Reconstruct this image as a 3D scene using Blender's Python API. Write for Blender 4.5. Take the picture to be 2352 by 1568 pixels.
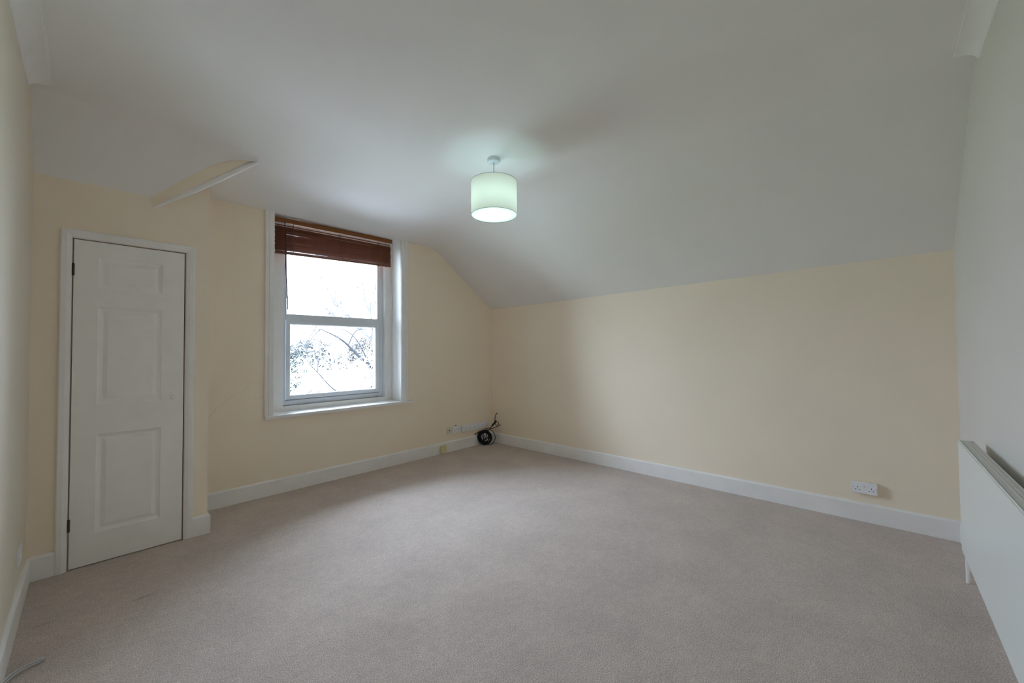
import bpy, bmesh, math, random
from mathutils import Vector, Matrix
random.seed(7)
S = bpy.context.scene
C = S.collection
PI = math.pi
for o in list(bpy.data.objects):
    bpy.data.objects.remove(o)

# ------------------------------------------------------------------ dimensions (metres)
XR, YW, YD, XC, XL, YB = 4.07, 4.20, 3.684, 0.613, -0.239, -0.41
HC = 2.85
ZDOOR = 2.428          # top of the cream wall above the cupboard door

# ------------------------------------------------------------------ camera
cam_data = bpy.data.cameras.new('camera')
cam = bpy.data.objects.new('camera', cam_data)
C.objects.link(cam)
cam_data.sensor_width = 36.0
cam_data.sensor_fit = 'HORIZONTAL'
cam_data.lens = 13.79
cam_data.clip_start = 0.02
cam_data.clip_end = 300
F = Vector((0.73308484, 0.67969422, 0.02454341))
R = Vector((0.68003367, -0.73312547, -0.00901379))
U = Vector((-0.01186678, -0.02329822, 0.99965813))
M = Matrix((R, U, -F)).transposed().to_4x4()
M.translation = Vector((0, 0, 1.33))
cam.matrix_world = M
S.camera = cam

# ------------------------------------------------------------------ sky, window portal, exposure
w = bpy.data.worlds.new('overcast_sky')
S.world = w
w.use_nodes = True
bg = w.node_tree.nodes['Background']
bg.inputs['Color'].default_value = (0.66, 0.78, 1.0, 1)
# overcast luminance: brighter towards the zenith
wnt = w.node_tree
wtc = wnt.nodes.new('ShaderNodeTexCoord')
wsx = wnt.nodes.new('ShaderNodeSeparateXYZ')
wmr = wnt.nodes.new('ShaderNodeMapRange')
wmr.inputs['From Min'].default_value = 0.0
wmr.inputs['From Max'].default_value = 1.0
wmr.inputs['To Min'].default_value = 17.5
wmr.inputs['To Max'].default_value = 49.0
wnt.links.new(wtc.outputs['Generated'], wsx.inputs[0])
wnt.links.new(wsx.outputs['Z'], wmr.inputs['Value'])
wnt.links.new(wmr.outputs[0], bg.inputs['Strength'])
S.cycles.max_bounces = 16
S.cycles.diffuse_bounces = 10
pl = bpy.data.lights.new('window_portal', 'AREA')
pl.shape = 'RECTANGLE'
pl.size, pl.size_y = 1.14, 1.95
pl.cycles.is_portal = True
po = bpy.data.objects.new('window_portal', pl)
C.objects.link(po)
po.location = (1.90, 4.56, 1.74)
po.rotation_euler = (-PI / 2, 0, 0)        # faces into the room
S.view_settings.view_transform = 'Standard'
S.view_settings.look = 'None'
S.view_settings.exposure = 0.0
S.view_settings.gamma = 1.0
S.view_settings.use_curve_mapping = False

# ------------------------------------------------------------------ materials
def mat(name, color, rough=0.6, bump=0.0, bscale=60, var=0.0, vscale=4, metal=0.0, spec=0.4, detail=3):
    m = bpy.data.materials.new(name)
    m.use_nodes = True
    nt = m.node_tree
    b = nt.nodes['Principled BSDF']
    b.inputs['Base Color'].default_value = (*color, 1)
    b.inputs['Roughness'].default_value = rough
    b.inputs['Metallic'].default_value = metal
    b.inputs['Specular IOR Level'].default_value = spec
    tc = nt.nodes.new('ShaderNodeTexCoord')
    if var > 0:
        n = nt.nodes.new('ShaderNodeTexNoise')
        n.inputs['Scale'].default_value = vscale
        n.inputs['Detail'].default_value = detail
        nt.links.new(tc.outputs['Object'], n.inputs['Vector'])
        r = nt.nodes.new('ShaderNodeValToRGB')
        r.color_ramp.elements[0].position = 0.3
        r.color_ramp.elements[1].position = 0.7
        r.color_ramp.elements[0].color = (*[c * (1 - var) for c in color], 1)
        r.color_ramp.elements[1].color = (*[min(1, c * (1 + var)) for c in color], 1)
        nt.links.new(n.outputs['Fac'], r.inputs['Fac'])
        nt.links.new(r.outputs['Color'], b.inputs['Base Color'])
    if bump > 0:
        n = nt.nodes.new('ShaderNodeTexNoise')
        n.inputs['Scale'].default_value = bscale
        n.inputs['Detail'].default_value = 4
        nt.links.new(tc.outputs['Object'], n.inputs['Vector'])
        bp = nt.nodes.new('ShaderNodeBump')
        bp.inputs['Strength'].default_value = bump
        bp.inputs['Distance'].default_value = 0.004
        nt.links.new(n.outputs['Fac'], bp.inputs['Height'])
        nt.links.new(bp.outputs['Normal'], b.inputs['Normal'])
    return m

CREAM = mat('cream_wall_paint', (0.89, 0.78, 0.63), 0.75, 0.12, 35, 0.02, 1.5)
CREAM_LIT = mat('daylit_cream_paint', (0.71, 0.68, 0.63), 0.75, 0.12, 35, 0.02, 1.5)  # same cream paint, with the cool window light put into the colour
CEIL = mat('ceiling_paint', (0.83, 0.81, 0.79), 0.85, 0.10, 30, 0.015, 2)
GLOSS = mat('white_gloss_paint', (0.85, 0.835, 0.815), 0.35, 0.10, 25, 0.03, 6)
DOORP = mat('door_paint', (0.88, 0.86, 0.82), 0.42, 0.15, 90, 0.02, 8)
UPVC = mat('white_frame_plastic', (0.76, 0.81, 0.865), 0.28, 0, 1, 0.01, 5)
SOCK = mat('socket_plastic', (0.84, 0.85, 0.88), 0.3, 0, 1, 0.01, 9)
CREAMP = mat('aged_cream_plastic', (0.74, 0.70, 0.54), 0.4, 0, 1, 0.03, 30)
YELP = mat('yellowed_plastic', (0.72, 0.65, 0.38), 0.4, 0, 1, 0.03, 30)
HOLE = mat('dark_recess', (0.015, 0.013, 0.02), 0.7)
CHROME = mat('chrome', (0.82, 0.82, 0.80), 0.16, 0, 1, 0.0, 1, 1.0)
BRONZE = mat('aged_hinge_metal', (0.10, 0.05, 0.035), 0.45, 0.2, 200, 0.2, 90, 0.6)
BLACK = mat('black_cable_rubber', (0.012, 0.012, 0.016), 0.42, 0, 1, 0.2, 60)
GREYC = mat('grey_white_cable', (0.55, 0.56, 0.58), 0.4, 0, 1, 0.05, 40)
RADW = mat('radiator_enamel', (0.78, 0.80, 0.77), 0.3, 0, 1, 0.01, 5)
RADG = mat('radiator_grille_enamel', (0.74, 0.73, 0.68), 0.45, 0, 1, 0.02, 20)
SLAT = mat('mahogany_slat', (0.155, 0.052, 0.026), 0.38, 0.15, 120, 0.25, 22)
RAIL = mat('orange_wood_rail', (0.25, 0.085, 0.018), 0.5, 0.15, 120, 0.12, 22)
TAPE = mat('brown_ladder_cord', (0.20, 0.085, 0.035), 0.8, 0.4, 400, 0.3, 200)
CORD = mat('dark_lift_cord', (0.045, 0.016, 0.03), 0.8, 0.4, 400, 0.2, 200)
LEAFD = mat('dead_leaf_litter', (0.22, 0.10, 0.04), 0.8, 0.3, 300, 0.4, 150)
BULB = mat('bulb_glass', (0.9, 0.95, 0.93), 0.3)
bb = BULB.node_tree.nodes['Principled BSDF']
bb.inputs['Emission Color'].default_value = (0.54, 0.92, 1.0, 1)
bb.inputs['Emission Strength'].default_value = 45.0

# wood grain along the slats
for mm in (SLAT, RAIL):
    nt = mm.node_tree
    tc = [n for n in nt.nodes if n.type == 'TEX_COORD'][0]
    mp = nt.nodes.new('ShaderNodeMapping')
    mp.inputs['Scale'].default_value = (0.6, 9, 9)
    nt.links.new(tc.outputs['Object'], mp.inputs['Vector'])
    for n in nt.nodes:
        if n.type == 'TEX_NOISE':
            nt.links.new(mp.outputs['Vector'], n.inputs['Vector'])

def translucent(name, col, dif, mixf):
    m = bpy.data.materials.new(name)
    m.use_nodes = True
    nt = m.node_tree
    nt.nodes.clear()
    out = nt.nodes.new('ShaderNodeOutputMaterial')
    t = nt.nodes.new('ShaderNodeBsdfTranslucent')
    d = nt.nodes.new('ShaderNodeBsdfDiffuse')
    t.inputs['Color'].default_value = (*col, 1)
    d.inputs['Color'].default_value = (*dif, 1)
    mx = nt.nodes.new('ShaderNodeMixShader')
    mx.inputs['Fac'].default_value = mixf
    nt.links.new(d.outputs[0], mx.inputs[1])
    nt.links.new(t.outputs[0], mx.inputs[2])
    # fabric weave relief
    tc = nt.nodes.new('ShaderNodeTexCoord')
    n = nt.nodes.new('ShaderNodeTexNoise')
    n.inputs['Scale'].default_value = 250
    bp = nt.nodes.new('ShaderNodeBump')
    bp.inputs['Strength'].default_value = 0.1
    bp.inputs['Distance'].default_value = 0.001
    nt.links.new(tc.outputs['Object'], n.inputs['Vector'])
    nt.links.new(n.outputs['Fac'], bp.inputs['Height'])
    nt.links.new(bp.outputs['Normal'], d.inputs['Normal'])
    nt.links.new(mx.outputs[0], out.inputs[0])
    return m
SHADE = translucent('lampshade_fabric', (0.72, 0.62, 0.51), (0.74, 0.78, 0.70), 0.62)
DIFFU = translucent('lamp_diffuser', (1.0, 0.90, 0.84), (0.85, 0.88, 0.86), 0.92)

def glass_mat():
    m = bpy.data.materials.new('window_glass')
    m.use_nodes = True
    nt = m.node_tree
    nt.nodes.clear()
    out = nt.nodes.new('ShaderNodeOutputMaterial')
    t = nt.nodes.new('ShaderNodeBsdfTransparent')
    t.inputs['Color'].default_value = (0.95, 0.97, 0.96, 1)
    g = nt.nodes.new('ShaderNodeBsdfGlossy')
    g.inputs['Roughness'].default_value = 0.01
    fr = nt.nodes.new('ShaderNodeFresnel')
    fr.inputs['IOR'].default_value = 1.3
    mx = nt.nodes.new('ShaderNodeMixShader')
    nt.links.new(fr.outputs[0], mx.inputs['Fac'])
    nt.links.new(t.outputs[0], mx.inputs[1])
    nt.links.new(g.outputs[0], mx.inputs[2])
    nt.links.new(mx.outputs[0], out.inputs[0])
    return m
GLASS = glass_mat()

def carpet_mat():
    m = bpy.data.materials.new('beige_cut_pile_carpet')
    m.use_nodes = True
    nt = m.node_tree
    b = nt.nodes['Principled BSDF']
    b.inputs['Roughness'].default_value = 0.95
    b.inputs['Specular IOR Level'].default_value = 0.1
    b.inputs['Sheen Weight'].default_value = 0.25
    b.inputs['Sheen Roughness'].default_value = 0.6
    tc = nt.nodes.new('ShaderNodeTexCoord')
    L = nt.links.new
    def noise(scale, detail, rough=0.6):
        n = nt.nodes.new('ShaderNodeTexNoise')
        n.inputs['Scale'].default_value = scale
        n.inputs['Detail'].default_value = detail
        n.inputs['Roughness'].default_value = rough
        L(tc.outputs['Object'], n.inputs['Vector'])
        return n
    n1 = noise(190, 3, 0.7)
    n2 = noise(3.2, 4, 0.65)
    n3 = noise(24, 3, 0.6)
    r1 = nt.nodes.new('ShaderNodeValToRGB')
    e = r1.color_ramp.elements
    e[0].position, e[0].color = 0.30, (0.30, 0.225, 0.18, 1)
    e[1].position, e[1].color = 0.70, (0.84, 0.73, 0.65, 1)
    k = r1.color_ramp.elements.new(0.5)
    k.color = (0.545, 0.452, 0.395, 1)
    L(n1.outputs['Fac'], r1.inputs['Fac'])
    def mult(a, fac_out, lo, hi, pmin, pmax):
        mr = nt.nodes.new('ShaderNodeMapRange')
        mr.inputs['From Min'].default_value = pmin
        mr.inputs['From Max'].default_value = pmax
        mr.inputs['To Min'].default_value = lo
        mr.inputs['To Max'].default_value = hi
        L(fac_out, mr.inputs['Value'])
        vm = nt.nodes.new('ShaderNodeVectorMath')
        vm.operation = 'SCALE'
        L(a, vm.inputs[0])
        L(mr.outputs[0], vm.inputs['Scale'])
        return vm.outputs[0]
    c = mult(r1.outputs['Color'], n2.outputs['Fac'], 0.93, 1.06, 0.35, 0.65)
    c = mult(c, n3.outputs['Fac'], 0.95, 1.05, 0.35, 0.65)
    L(c, b.inputs['Base Color'])
    bp = nt.nodes.new('ShaderNodeBump')
    bp.inputs['Strength'].default_value = 0.7
    bp.inputs['Distance'].default_value = 0.006
    L(n1.outputs['Fac'], bp.inputs['Height'])
    bp2 = nt.nodes.new('ShaderNodeBump')
    bp2.inputs['Strength'].default_value = 0.5
    bp2.inputs['Distance'].default_value = 0.012
    L(n3.outputs['Fac'], bp2.inputs['Height'])
    L(bp2.outputs['Normal'], bp.inputs['Normal'])
    L(bp.outputs['Normal'], b.inputs['Normal'])
    return m
CARPET = carpet_mat()

# ------------------------------------------------------------------ helpers
def tag(o, label=None, cat=None, group=None, kind=None):
    if label: o['label'] = label
    if cat: o['category'] = cat
    if group: o['group'] = group
    if kind: o['kind'] = kind
    return o

def empty(name, loc=(0, 0, 0), rotz=0):
    o = bpy.data.objects.new(name, None)
    o.empty_display_size = 0.1
    C.objects.link(o)
    o.location = loc
    o.rotation_euler = (0, 0, rotz)
    return o

def obj(name, bm, m, parent=None, smooth=False, bevel=0.0, angle=40):
    bmesh.ops.recalc_face_normals(bm, faces=bm.faces)
    if bevel > 0:
        bmesh.ops.bevel(bm, geom=[e for e in bm.edges if e.is_manifold and e.calc_face_angle(0) > 0.5],
                        offset=bevel, segments=2, affect='EDGES', clamp_overlap=True)
    me = bpy.data.meshes.new(name)
    bm.to_mesh(me)
    bm.free()
    if smooth:
        for p in me.polygons: p.use_smooth = True
        try: me.set_sharp_from_angle(angle=math.radians(angle))
        except Exception: pass
    me.materials.append(m)
    o = bpy.data.objects.new(name, me)
    C.objects.link(o)
    if parent:
        o.parent = parent          # part coordinates are given relative to the parent
    return o

def box(bm, x0, x1, y0, y1, z0, z1):
    vs = [bm.verts.new(p) for p in ((x0, y0, z0), (x1, y0, z0), (x1, y1, z0), (x0, y1, z0),
                                    (x0, y0, z1), (x1, y0, z1), (x1, y1, z1), (x0, y1, z1))]
    for f in ((0, 3, 2, 1), (4, 5, 6, 7), (0, 1, 5, 4), (1, 2, 6, 5), (2, 3, 7, 6), (3, 0, 4, 7)):
        bm.faces.new([vs[i] for i in f])
    return bm
def B(*boxes):
    bm = bmesh.new()
    for b in boxes: box(bm, *b)
    return bm

def sweep(bm, path, prof, closed_path=False):
    """prof: list of (u, v) closed section; path: list of (origin, uvec, vvec)"""
    rings = []
    for o, u, v in path:
        rings.append([bm.verts.new(Vector(o) + Vector(u) * a + Vector(v) * b) for a, b in prof])
    n = len(prof)
    for a, b in zip(rings, rings[1:]):
        for i in range(n):
            bm.faces.new((a[i], a[(i + 1) % n], b[(i + 1) % n], b[i]))
    bm.faces.new(rings[0])
    bm.faces.new(rings[-1][::-1])
    return bm

def tube(bm, pts, r, seg=8, r_end=None):
    pts = [Vector(p) for p in pts]
    rings = []
    prev = None
    for i, p in enumerate(pts):
        d = (pts[min(i + 1, len(pts) - 1)] - pts[max(i - 1, 0)]).normalized()
        if prev is None:
            a = d.orthogonal().normalized()
        else:
            a = (prev - d * prev.dot(d))
            a = a.normalized() if a.length > 1e-6 else d.orthogonal().normalized()
        prev = a
        b = d.cross(a)
        rr = r if r_end is None else r + (r_end - r) * i / (len(pts) - 1)
        rings.append([bm.verts.new(p + (a * math.cos(2 * PI * k / seg) + b * math.sin(2 * PI * k / seg)) * rr) for k in range(seg)])
    for a, b in zip(rings, rings[1:]):
        for k in range(seg):
            bm.faces.new((a[k], a[(k + 1) % seg], b[(k + 1) % seg], b[k]))
    bm.faces.new(rings[0][::-1])
    bm.faces.new(rings[-1])
    return bm

def lathe(bm, prof, seg=32, center=(0, 0, 0), axis='Z'):
    c = Vector(center)
    rings = []
    for r, z in prof:
        ring = []
        for k in range(seg):
            a = 2 * PI * k / seg
            x, y = r * math.cos(a), r * math.sin(a)
            p = Vector((x, y, z)) if axis == 'Z' else Vector((x, z, y))
            ring.append(bm.verts.new(c + p))
        rings.append(ring)
    for a, b in zip(rings, rings[1:]):
        for k in range(seg):
            bm.faces.new((a[k], a[(k + 1) % seg], b[(k + 1) % seg], b[k]))
    if prof[0][0] > 1e-5: bm.faces.new(rings[0][::-1])
    if prof[-1][0] > 1e-5: bm.faces.new(rings[-1])
    bmesh.ops.remove_doubles(bm, verts=bm.verts, dist=1e-6)
    return bm

def spline(pts, n=8):
    P = [Vector(p) for p in pts]
    P = [P[0] * 2 - P[1]] + P + [P[-1] * 2 - P[-2]]
    out = []
    for i in range(1, len(P) - 2):
        for k in range(n):
            t = k / n
            a, b, c, d = P[i - 1], P[i], P[i + 1], P[i + 2]
            out.append(0.5 * ((2 * b) + (c - a) * t + (2 * a - 5 * b + 4 * c - d) * t * t + (3 * b - a - 3 * c + d) * t ** 3))
    out.append(P[-2])
    return out

# ------------------------------------------------------------------ the shell
def smin(a, b, k):
    h = max(k - abs(a - b), 0.0) / k
    return min(a, b) - h * h * k * 0.25
def zceil(x, y):
    zr = 1.944 + (4.2 - y) * 0.0135 + (0.725 + 0.034 * (4.2 - y)) * (XR - x)
    zd = 2.68 + 0.23 * (4.2 - y)
    return smin(smin(HC, zd, 0.09), zr, 0.11)

bm = bmesh.new()
nx, ny = 36, 40
for j in range(ny + 1):
    for i in range(nx + 1):
        bm.verts.new((XL - .15 + (XR - XL + .3) * i / nx, YB - .15 + (YW - YB + .3) * j / ny, 0))
bm.verts.ensure_lookup_table()
for j in range(ny):
    for i in range(nx):
        a = j * (nx + 1) + i
        bm.faces.new([bm.verts[k] for k in (a, a + 1, a + nx + 2, a + nx + 1)])
# slight dents left by furniture feet and gripper pulls in the pile
dents = [(0.225, 2.975, .06, .02, -.012), (-0.14, 3.05, .05, .012, -.012), (3.38, 3.27, .03, .03, -.006),
         (3.437, 2.94, .03, .03, -.006), (3.94, 2.91, .03, .03, -.005), (3.413, 1.739, .04, .03, -.006), (2.9, .05, .04, .03, -.006)]
tag(obj('floor', bm, CARPET, smooth=True), 'beige cut-pile carpet covering the whole room floor', 'floor', kind='structure')
nt = CARPET.node_tree      # shade in the pile dents painted as darker ellipses in the carpet colour
tcn = [n for n in nt.nodes if n.type == 'TEX_COORD'][0]
bs = nt.nodes['Principled BSDF']
src = bs.inputs['Base Color'].links[0].from_socket
for (dx, dy, rx, ry, dz) in dents:
    mp = nt.nodes.new('ShaderNodeMapping')
    mp.inputs['Location'].default_value = (-dx / rx, -dy / ry, 0)
    mp.inputs['Scale'].default_value = (1 / rx, 1 / ry, 1)
    nt.links.new(tcn.outputs['Object'], mp.inputs['Vector'])
    ln = nt.nodes.new('ShaderNodeVectorMath'); ln.operation = 'LENGTH'
    nt.links.new(mp.outputs['Vector'], ln.inputs[0])
    mr = nt.nodes.new('ShaderNodeMapRange')
    mr.inputs['From Min'].default_value = 0.3
    mr.inputs['From Max'].default_value = 1.0
    mr.inputs['To Min'].default_value = 0.72 if rx > .045 else 0.9
    mr.inputs['To Max'].default_value = 1.0
    nt.links.new(ln.outputs['Value'], mr.inputs['Value'])
    sc = nt.nodes.new('ShaderNodeVectorMath'); sc.operation = 'SCALE'
    nt.links.new(src, sc.inputs[0])
    nt.links.new(mr.outputs[0], sc.inputs['Scale'])
    src = sc.outputs[0]
nt.links.new(src, bs.inputs['Base Color'])

bm = bmesh.new()
nx, ny = 150, 150
x0, x1, y0, y1 = XL - .1, XR + .12, YB - .1, YW
for j in range(ny + 1):
    for i in range(nx + 1):
        x, y = x0 + (x1 - x0) * i / nx, y0 + (y1 - y0) * j / ny
        bm.verts.new((x, y, zceil(x, y)))
bm.verts.ensure_lookup_table()
J0 = int(round((3.37 - y0) / (y1 - y0) * ny))
YJ0 = y0 + (y1 - y0) * J0 / ny
def cheek_y(x):
    return 3.72 if x < 0.262 else 3.686 - (x - 0.275) * 0.393
I0 = int(math.ceil((0.862 - x0) / (x1 - x0) * nx))
XI0 = x0 + (x1 - x0) * I0 / nx
for j in range(ny):
    for i in range(nx):
        a = j * (nx + 1) + i
        xc, yc = x0 + (x1 - x0) * (i + .5) / nx, y0 + (y1 - y0) * (j + .5) / ny
        if j >= J0 and i < I0 and yc < cheek_y(xc) + .018 and (xc < .85 or yc < 3.458):
            continue                        # the steep soffit over the cupboard takes over here
        bm.faces.new([bm.verts[k] for k in (a, a + nx + 1, a + nx + 2, a + 1)])
bmesh.ops.delete(bm, geom=[v for v in bm.verts if not v.link_faces], context='VERTS')
me = bpy.data.meshes.new('ceiling')
bm.to_mesh(me); bm.free()
for p in me.polygons: p.use_smooth = True
me.materials.append(CEIL)
ceiling = bpy.data.objects.new('ceiling', me)
C.objects.link(ceiling)
tag(ceiling, 'white painted ceiling sloping down to the right-hand wall and the window', 'ceiling', kind='structure')
# the steep slope over the cupboard: part of the ceiling
KA = (HC - ZDOOR) / (YD - 3.46)
def zA(y): return ZDOOR + KA * (YD - y)
edge = [(0.282, 3.684), (0.397, 3.627), (0.51, 3.572), (0.64, 3.514), (0.716, 3.484), (0.85, 3.459)]
bm = bmesh.new()
rows = []
pts = [(0.262, 3.70)] + edge
for s_ in range(0, 37):
    t = s_ / 36
    yy = 3.70 + (YJ0 - 3.70) * t
    xr = XI0
    for (xa, ya), (xb, yb) in zip(pts, pts[1:]):
        if ya >= yy >= yb:
            xr = xa + (xb - xa) * ((ya - yy) / max(1e-6, ya - yb))
    row = []
    for i in range(I0 + 1):
        x = x0 + (xr - x0) * i / I0
        z = smin(zA(yy), zceil(x, yy), 0.15)
        row.append(bm.verts.new((x, yy, z)))
    rows.append(row)
for a, b in zip(rows, rows[1:]):
    for i in range(I0):
        bm.faces.new((a[i], a[i + 1], b[i + 1], b[i]))
obj('sky_leak_cover', B((XL - .25, XR + .25, YB - .25, YW + .40, 2.955, 3.0)), mat('leak_cover_brown', (.3, .24, .18), .9, .2, 20, .1, 3), ceiling)  # unseen slab added above the ceiling to keep sky light out of gaps
obj('sloping_soffit', bm, CEIL, ceiling, smooth=True, angle=80)

T = 0.15
wb = obj('wall_back', B((XC - .7, 1.195, YW, YW + .3, 0, 2.95), (2.56, XR + .2, YW, YW + .3, 0, 2.95),
                        (1.195, 2.56, YW, YW + .3, 0, .72), (1.195, 2.56, YW, YW + .3, 2.70, 2.95)), CREAM)
tag(wb, 'cream wall around the window beside the cupboard', 'wall', kind='structure')
# hairline crack running up to the window
bm = bmesh.new()
for pts in ([(0.632, .70), (0.694, .774), (0.73, .825), (0.765, .866), (0.82, .91), (0.87, .955), (0.891, .968)],
            [(0.95, .99), (0.99, 1.03), (1.03, 1.09)], [(1.04, .905), (1.075, .914), (1.112, .927)]):
    bmid = [(x + random.uniform(-.002, .002), YW - .0002, z) for x, z in pts]
    tube(bm, bmid, 0.0008, 4)
obj('hairline_crack', bm, mat('crack_line', (0.42, 0.33, 0.22), 0.9), wb)

tag(obj('wall_right', B((XR, XR + T, YB - T, YW + .1, 0, 2.95)), CREAM), 'low cream wall under the long ceiling slope', 'wall', kind='structure')
tag(obj('wall_left', B((XL - T, XL, YB - T, YW + .1, 0, 2.95)), mat('daylit_side_cream_paint', (0.76, 0.69, 0.58), 0.75, 0.12, 35, 0.02, 1.5)), 'pale side wall at the far left edge', 'wall', kind='structure')  # same cream again, toned in colour for the light on this wall
tag(obj('wall_front', B((XL - T, XR + .1, YB - T, YB, 0, 2.95)), CREAM_LIT), 'pale wall behind the radiator', 'wall', kind='structure')
tag(obj('wall_cupboard', B((XL - .05, -.078, YD, YD + .09, 0, 2.80), (.474, XC, YD, YD + .09, 0, 2.80),
                           (-.078, .474, YD, YD + .09, 2.067, 2.80), (XC - .09, XC, YD + .09, YW + .05, 0, 2.80)), CREAM),
    'cream boxed-in cupboard front around the narrow panelled door', 'wall', kind='structure')

# downstand cheek between cupboard slope and window ceiling
ptop = [(0.275, 3.686, 2.430), (0.397, 3.627, 2.536), (0.51, 3.572, 2.639), (0.64, 3.514, 2.749), (0.716, 3.484, 2.805), (0.86, 3.456, 2.858)]
pbot = [(0.292 + .58 * t, 3.681 - .205 * t, 2.352 + .484 * t) for t in (0, .19, .39, .59, .775, 1)]
bm = bmesh.new()
fr_, bk_ = [], []
for (a, b) in zip(ptop, pbot):
    ft = bm.verts.new(a); fb = bm.verts.new(b)
    bb_ = bm.verts.new((b[0] + .01, b[1] + .05, b[2])); bt = bm.verts.new((b[0] + .01, b[1] + .05, 2.90))
    ft2 = bm.verts.new((a[0], a[1] + .02, 2.90))
    fr_.append((ft, fb, bb_, bt, ft2))
for a, b in zip(fr_, fr_[1:]):
    for i in range(5):
        bm.faces.new((a[i], a[(i + 1) % 5], b[(i + 1) % 5], b[i]))
bm.faces.new(fr_[0]); bm.faces.new(fr_[-1][::-1])
tag(obj('trim_1', bm, CREAM), 'small cream wedge-shaped downstand hanging over the cupboard corner', 'cheek panel', kind='structure')
# white cove moulding along its lower edge
bm = bmesh.new()
path = []
for k, b in enumerate(pbot):
    s = 0.25 + 0.75 * min(1, k / 2.2)
    path.append((Vector(b) + Vector((0, -.003, 0)), Vector((.25, .9, -.25)) * s, Vector((-.1, -.25, -1)) * s))
sweep(bm, path, [(-.006, -.004), (-.002, .010), (.010, .022), (.022, .026), (.034, .024), (.04, -.002)])
tag(obj('trim_2', bm, GLOSS, smooth=True, angle=50), 'thin white cove moulding along the lower edge of the cream downstand', 'moulding', kind='structure')

# skirting boards
SK = [(0, 0), (.018, 0), (.018, .128), (.013, .136), (.006, .141), (0, .141)]
def skirt(name, a, b, nrm, label, ext=(0, 0)):
    a, b, n = Vector((*a, 0)), Vector((*b, 0)), Vector((*nrm, 0))
    bm = bmesh.new()
    sweep(bm, [(a, n, (0, 0, 1)), (b, n, (0, 0, 1))], SK)
    return tag(obj(name, bm, GLOSS), label, 'skirting board', kind='structure')
skirt('baseboard_back', (XC, YW), (XR, YW), (0, -1), 'white skirting board below the window')
skirt('baseboard_right', (XR, YB), (XR, YW - .018), (-1, 0), 'white skirting board along the long right-hand wall')
skirt('baseboard_left', (XL, YB + .018), (XL, YD), (1, 0), 'white skirting board along the far left wall')
skirt('baseboard_front', (XL, YB), (XR - .018, YB), (0, 1), 'white skirting board behind the radiator')
bm = bmesh.new()
sweep(bm, [((XL + .018, YD, 0), (0, -1, 0), (0, 0, 1)), ((-.128, YD, 0), (0, -1, 0), (0, 0, 1))], SK)
sb = obj('baseboard_cupboard', bm, GLOSS)
tag(sb, 'short white skirting pieces either side of the cupboard door', 'skirting board', kind='structure')
bm = bmesh.new()
sweep(bm, [((.520, YD, 0), (0, -1, 0), (0, 0, 1)), ((XC, YD, 0), (1, -1, 0), (0, 0, 1)), ((XC, YW - .018, 0), (1, 0, 0), (0, 0, 1))], SK)
obj('corner_piece', bm, GLOSS, sb)

# coving
cove = [(0, .094), (0, 0), (.006, 0), (.010, .012)]
for k in range(0, 9):
    a = PI / 2 * k / 8
    cove.append((.010 + .068 * (1 - math.cos(a)) , .012 + .066 * math.sin(a)))
cove += [(.080, .084), (.087, .084), (.087, .094)]
cove = [(u, v - .094) for u, v in cove]
bm = bmesh.new()
ringA = [bm.verts.new((XL + u, YB, HC + .0 + v)) for u, v in cove]
ringB = [bm.verts.new((XL + u, 3.245 + (v + .094) / .094 * .13, HC + v)) for u, v in cove]
n = len(cove)
for i in range(n): bm.faces.new((ringA[i], ringA[(i + 1) % n], ringB[(i + 1) % n], ringB[i]))
bm.faces.new(ringA); bm.faces.new(ringB[::-1])
tag(obj('trim_3', bm, GLOSS, smooth=True, angle=35), 'white plaster coving along the top of the left wall', 'coving', kind='structure')
bm = bmesh.new()
ringA = [bm.verts.new((XL, YB + u, HC + v)) for u, v in cove]
ringB = [bm.verts.new((2.975 + (v + .094) / .094 * .08, YB + u, HC + v)) for u, v in cove]
for i in range(n): bm.faces.new((ringA[i], ringA[(i + 1) % n], ringB[(i + 1) % n], ringB[i]))
bm.faces.new(ringA); bm.faces.new(ringB[::-1])
tag(obj('trim_4', bm, GLOSS, smooth=True, angle=35), 'white plaster coving at the top right, above the radiator wall', 'coving', kind='structure')

# ------------------------------------------------------------------ cupboard door
door = tag(empty('door_1', (0.2, YD, 0)), 'narrow white three-panel cupboard door with a small round knob', 'door', kind='structure')
ox, oy = 0.2, YD
def casing_profile(w):       # across the face, depth outwards
    return [(0, 0), (0, .014), (.006, .019), (w * .55, .019), (w * .72, .016), (w - .008, .014), (w - .002, .010), (w, 0)]
def architrave(x0, x1, ztop, parent, name='architrave'):
    pass
for (xa, xb, nm) in ((-.128, -.078, 'l'), (.526, .474, 'r')):
    w_ = abs(xb - xa); s = 1 if xb > xa else -1
    bm = bmesh.new()
    z0 = 0.0
    sweep(bm, [((xa - ox, 0, z0), (s, 0, 0), (0, -1, 0)), ((xa - ox, 0, 2.12), (s, 0, -1), (0, -1, 0))], casing_profile(w_))
    obj('architrave', bm, GLOSS, door)
bm = bmesh.new()
sweep(bm, [((-.128 - ox, 0, 2.12), (1, 0, -1), (0, -1, 0)), ((.526 - ox, 0, 2.12), (-1, 0, -1), (0, -1, 0))], casing_profile(.052))
obj('architrave', bm, GLOSS, door)
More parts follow.
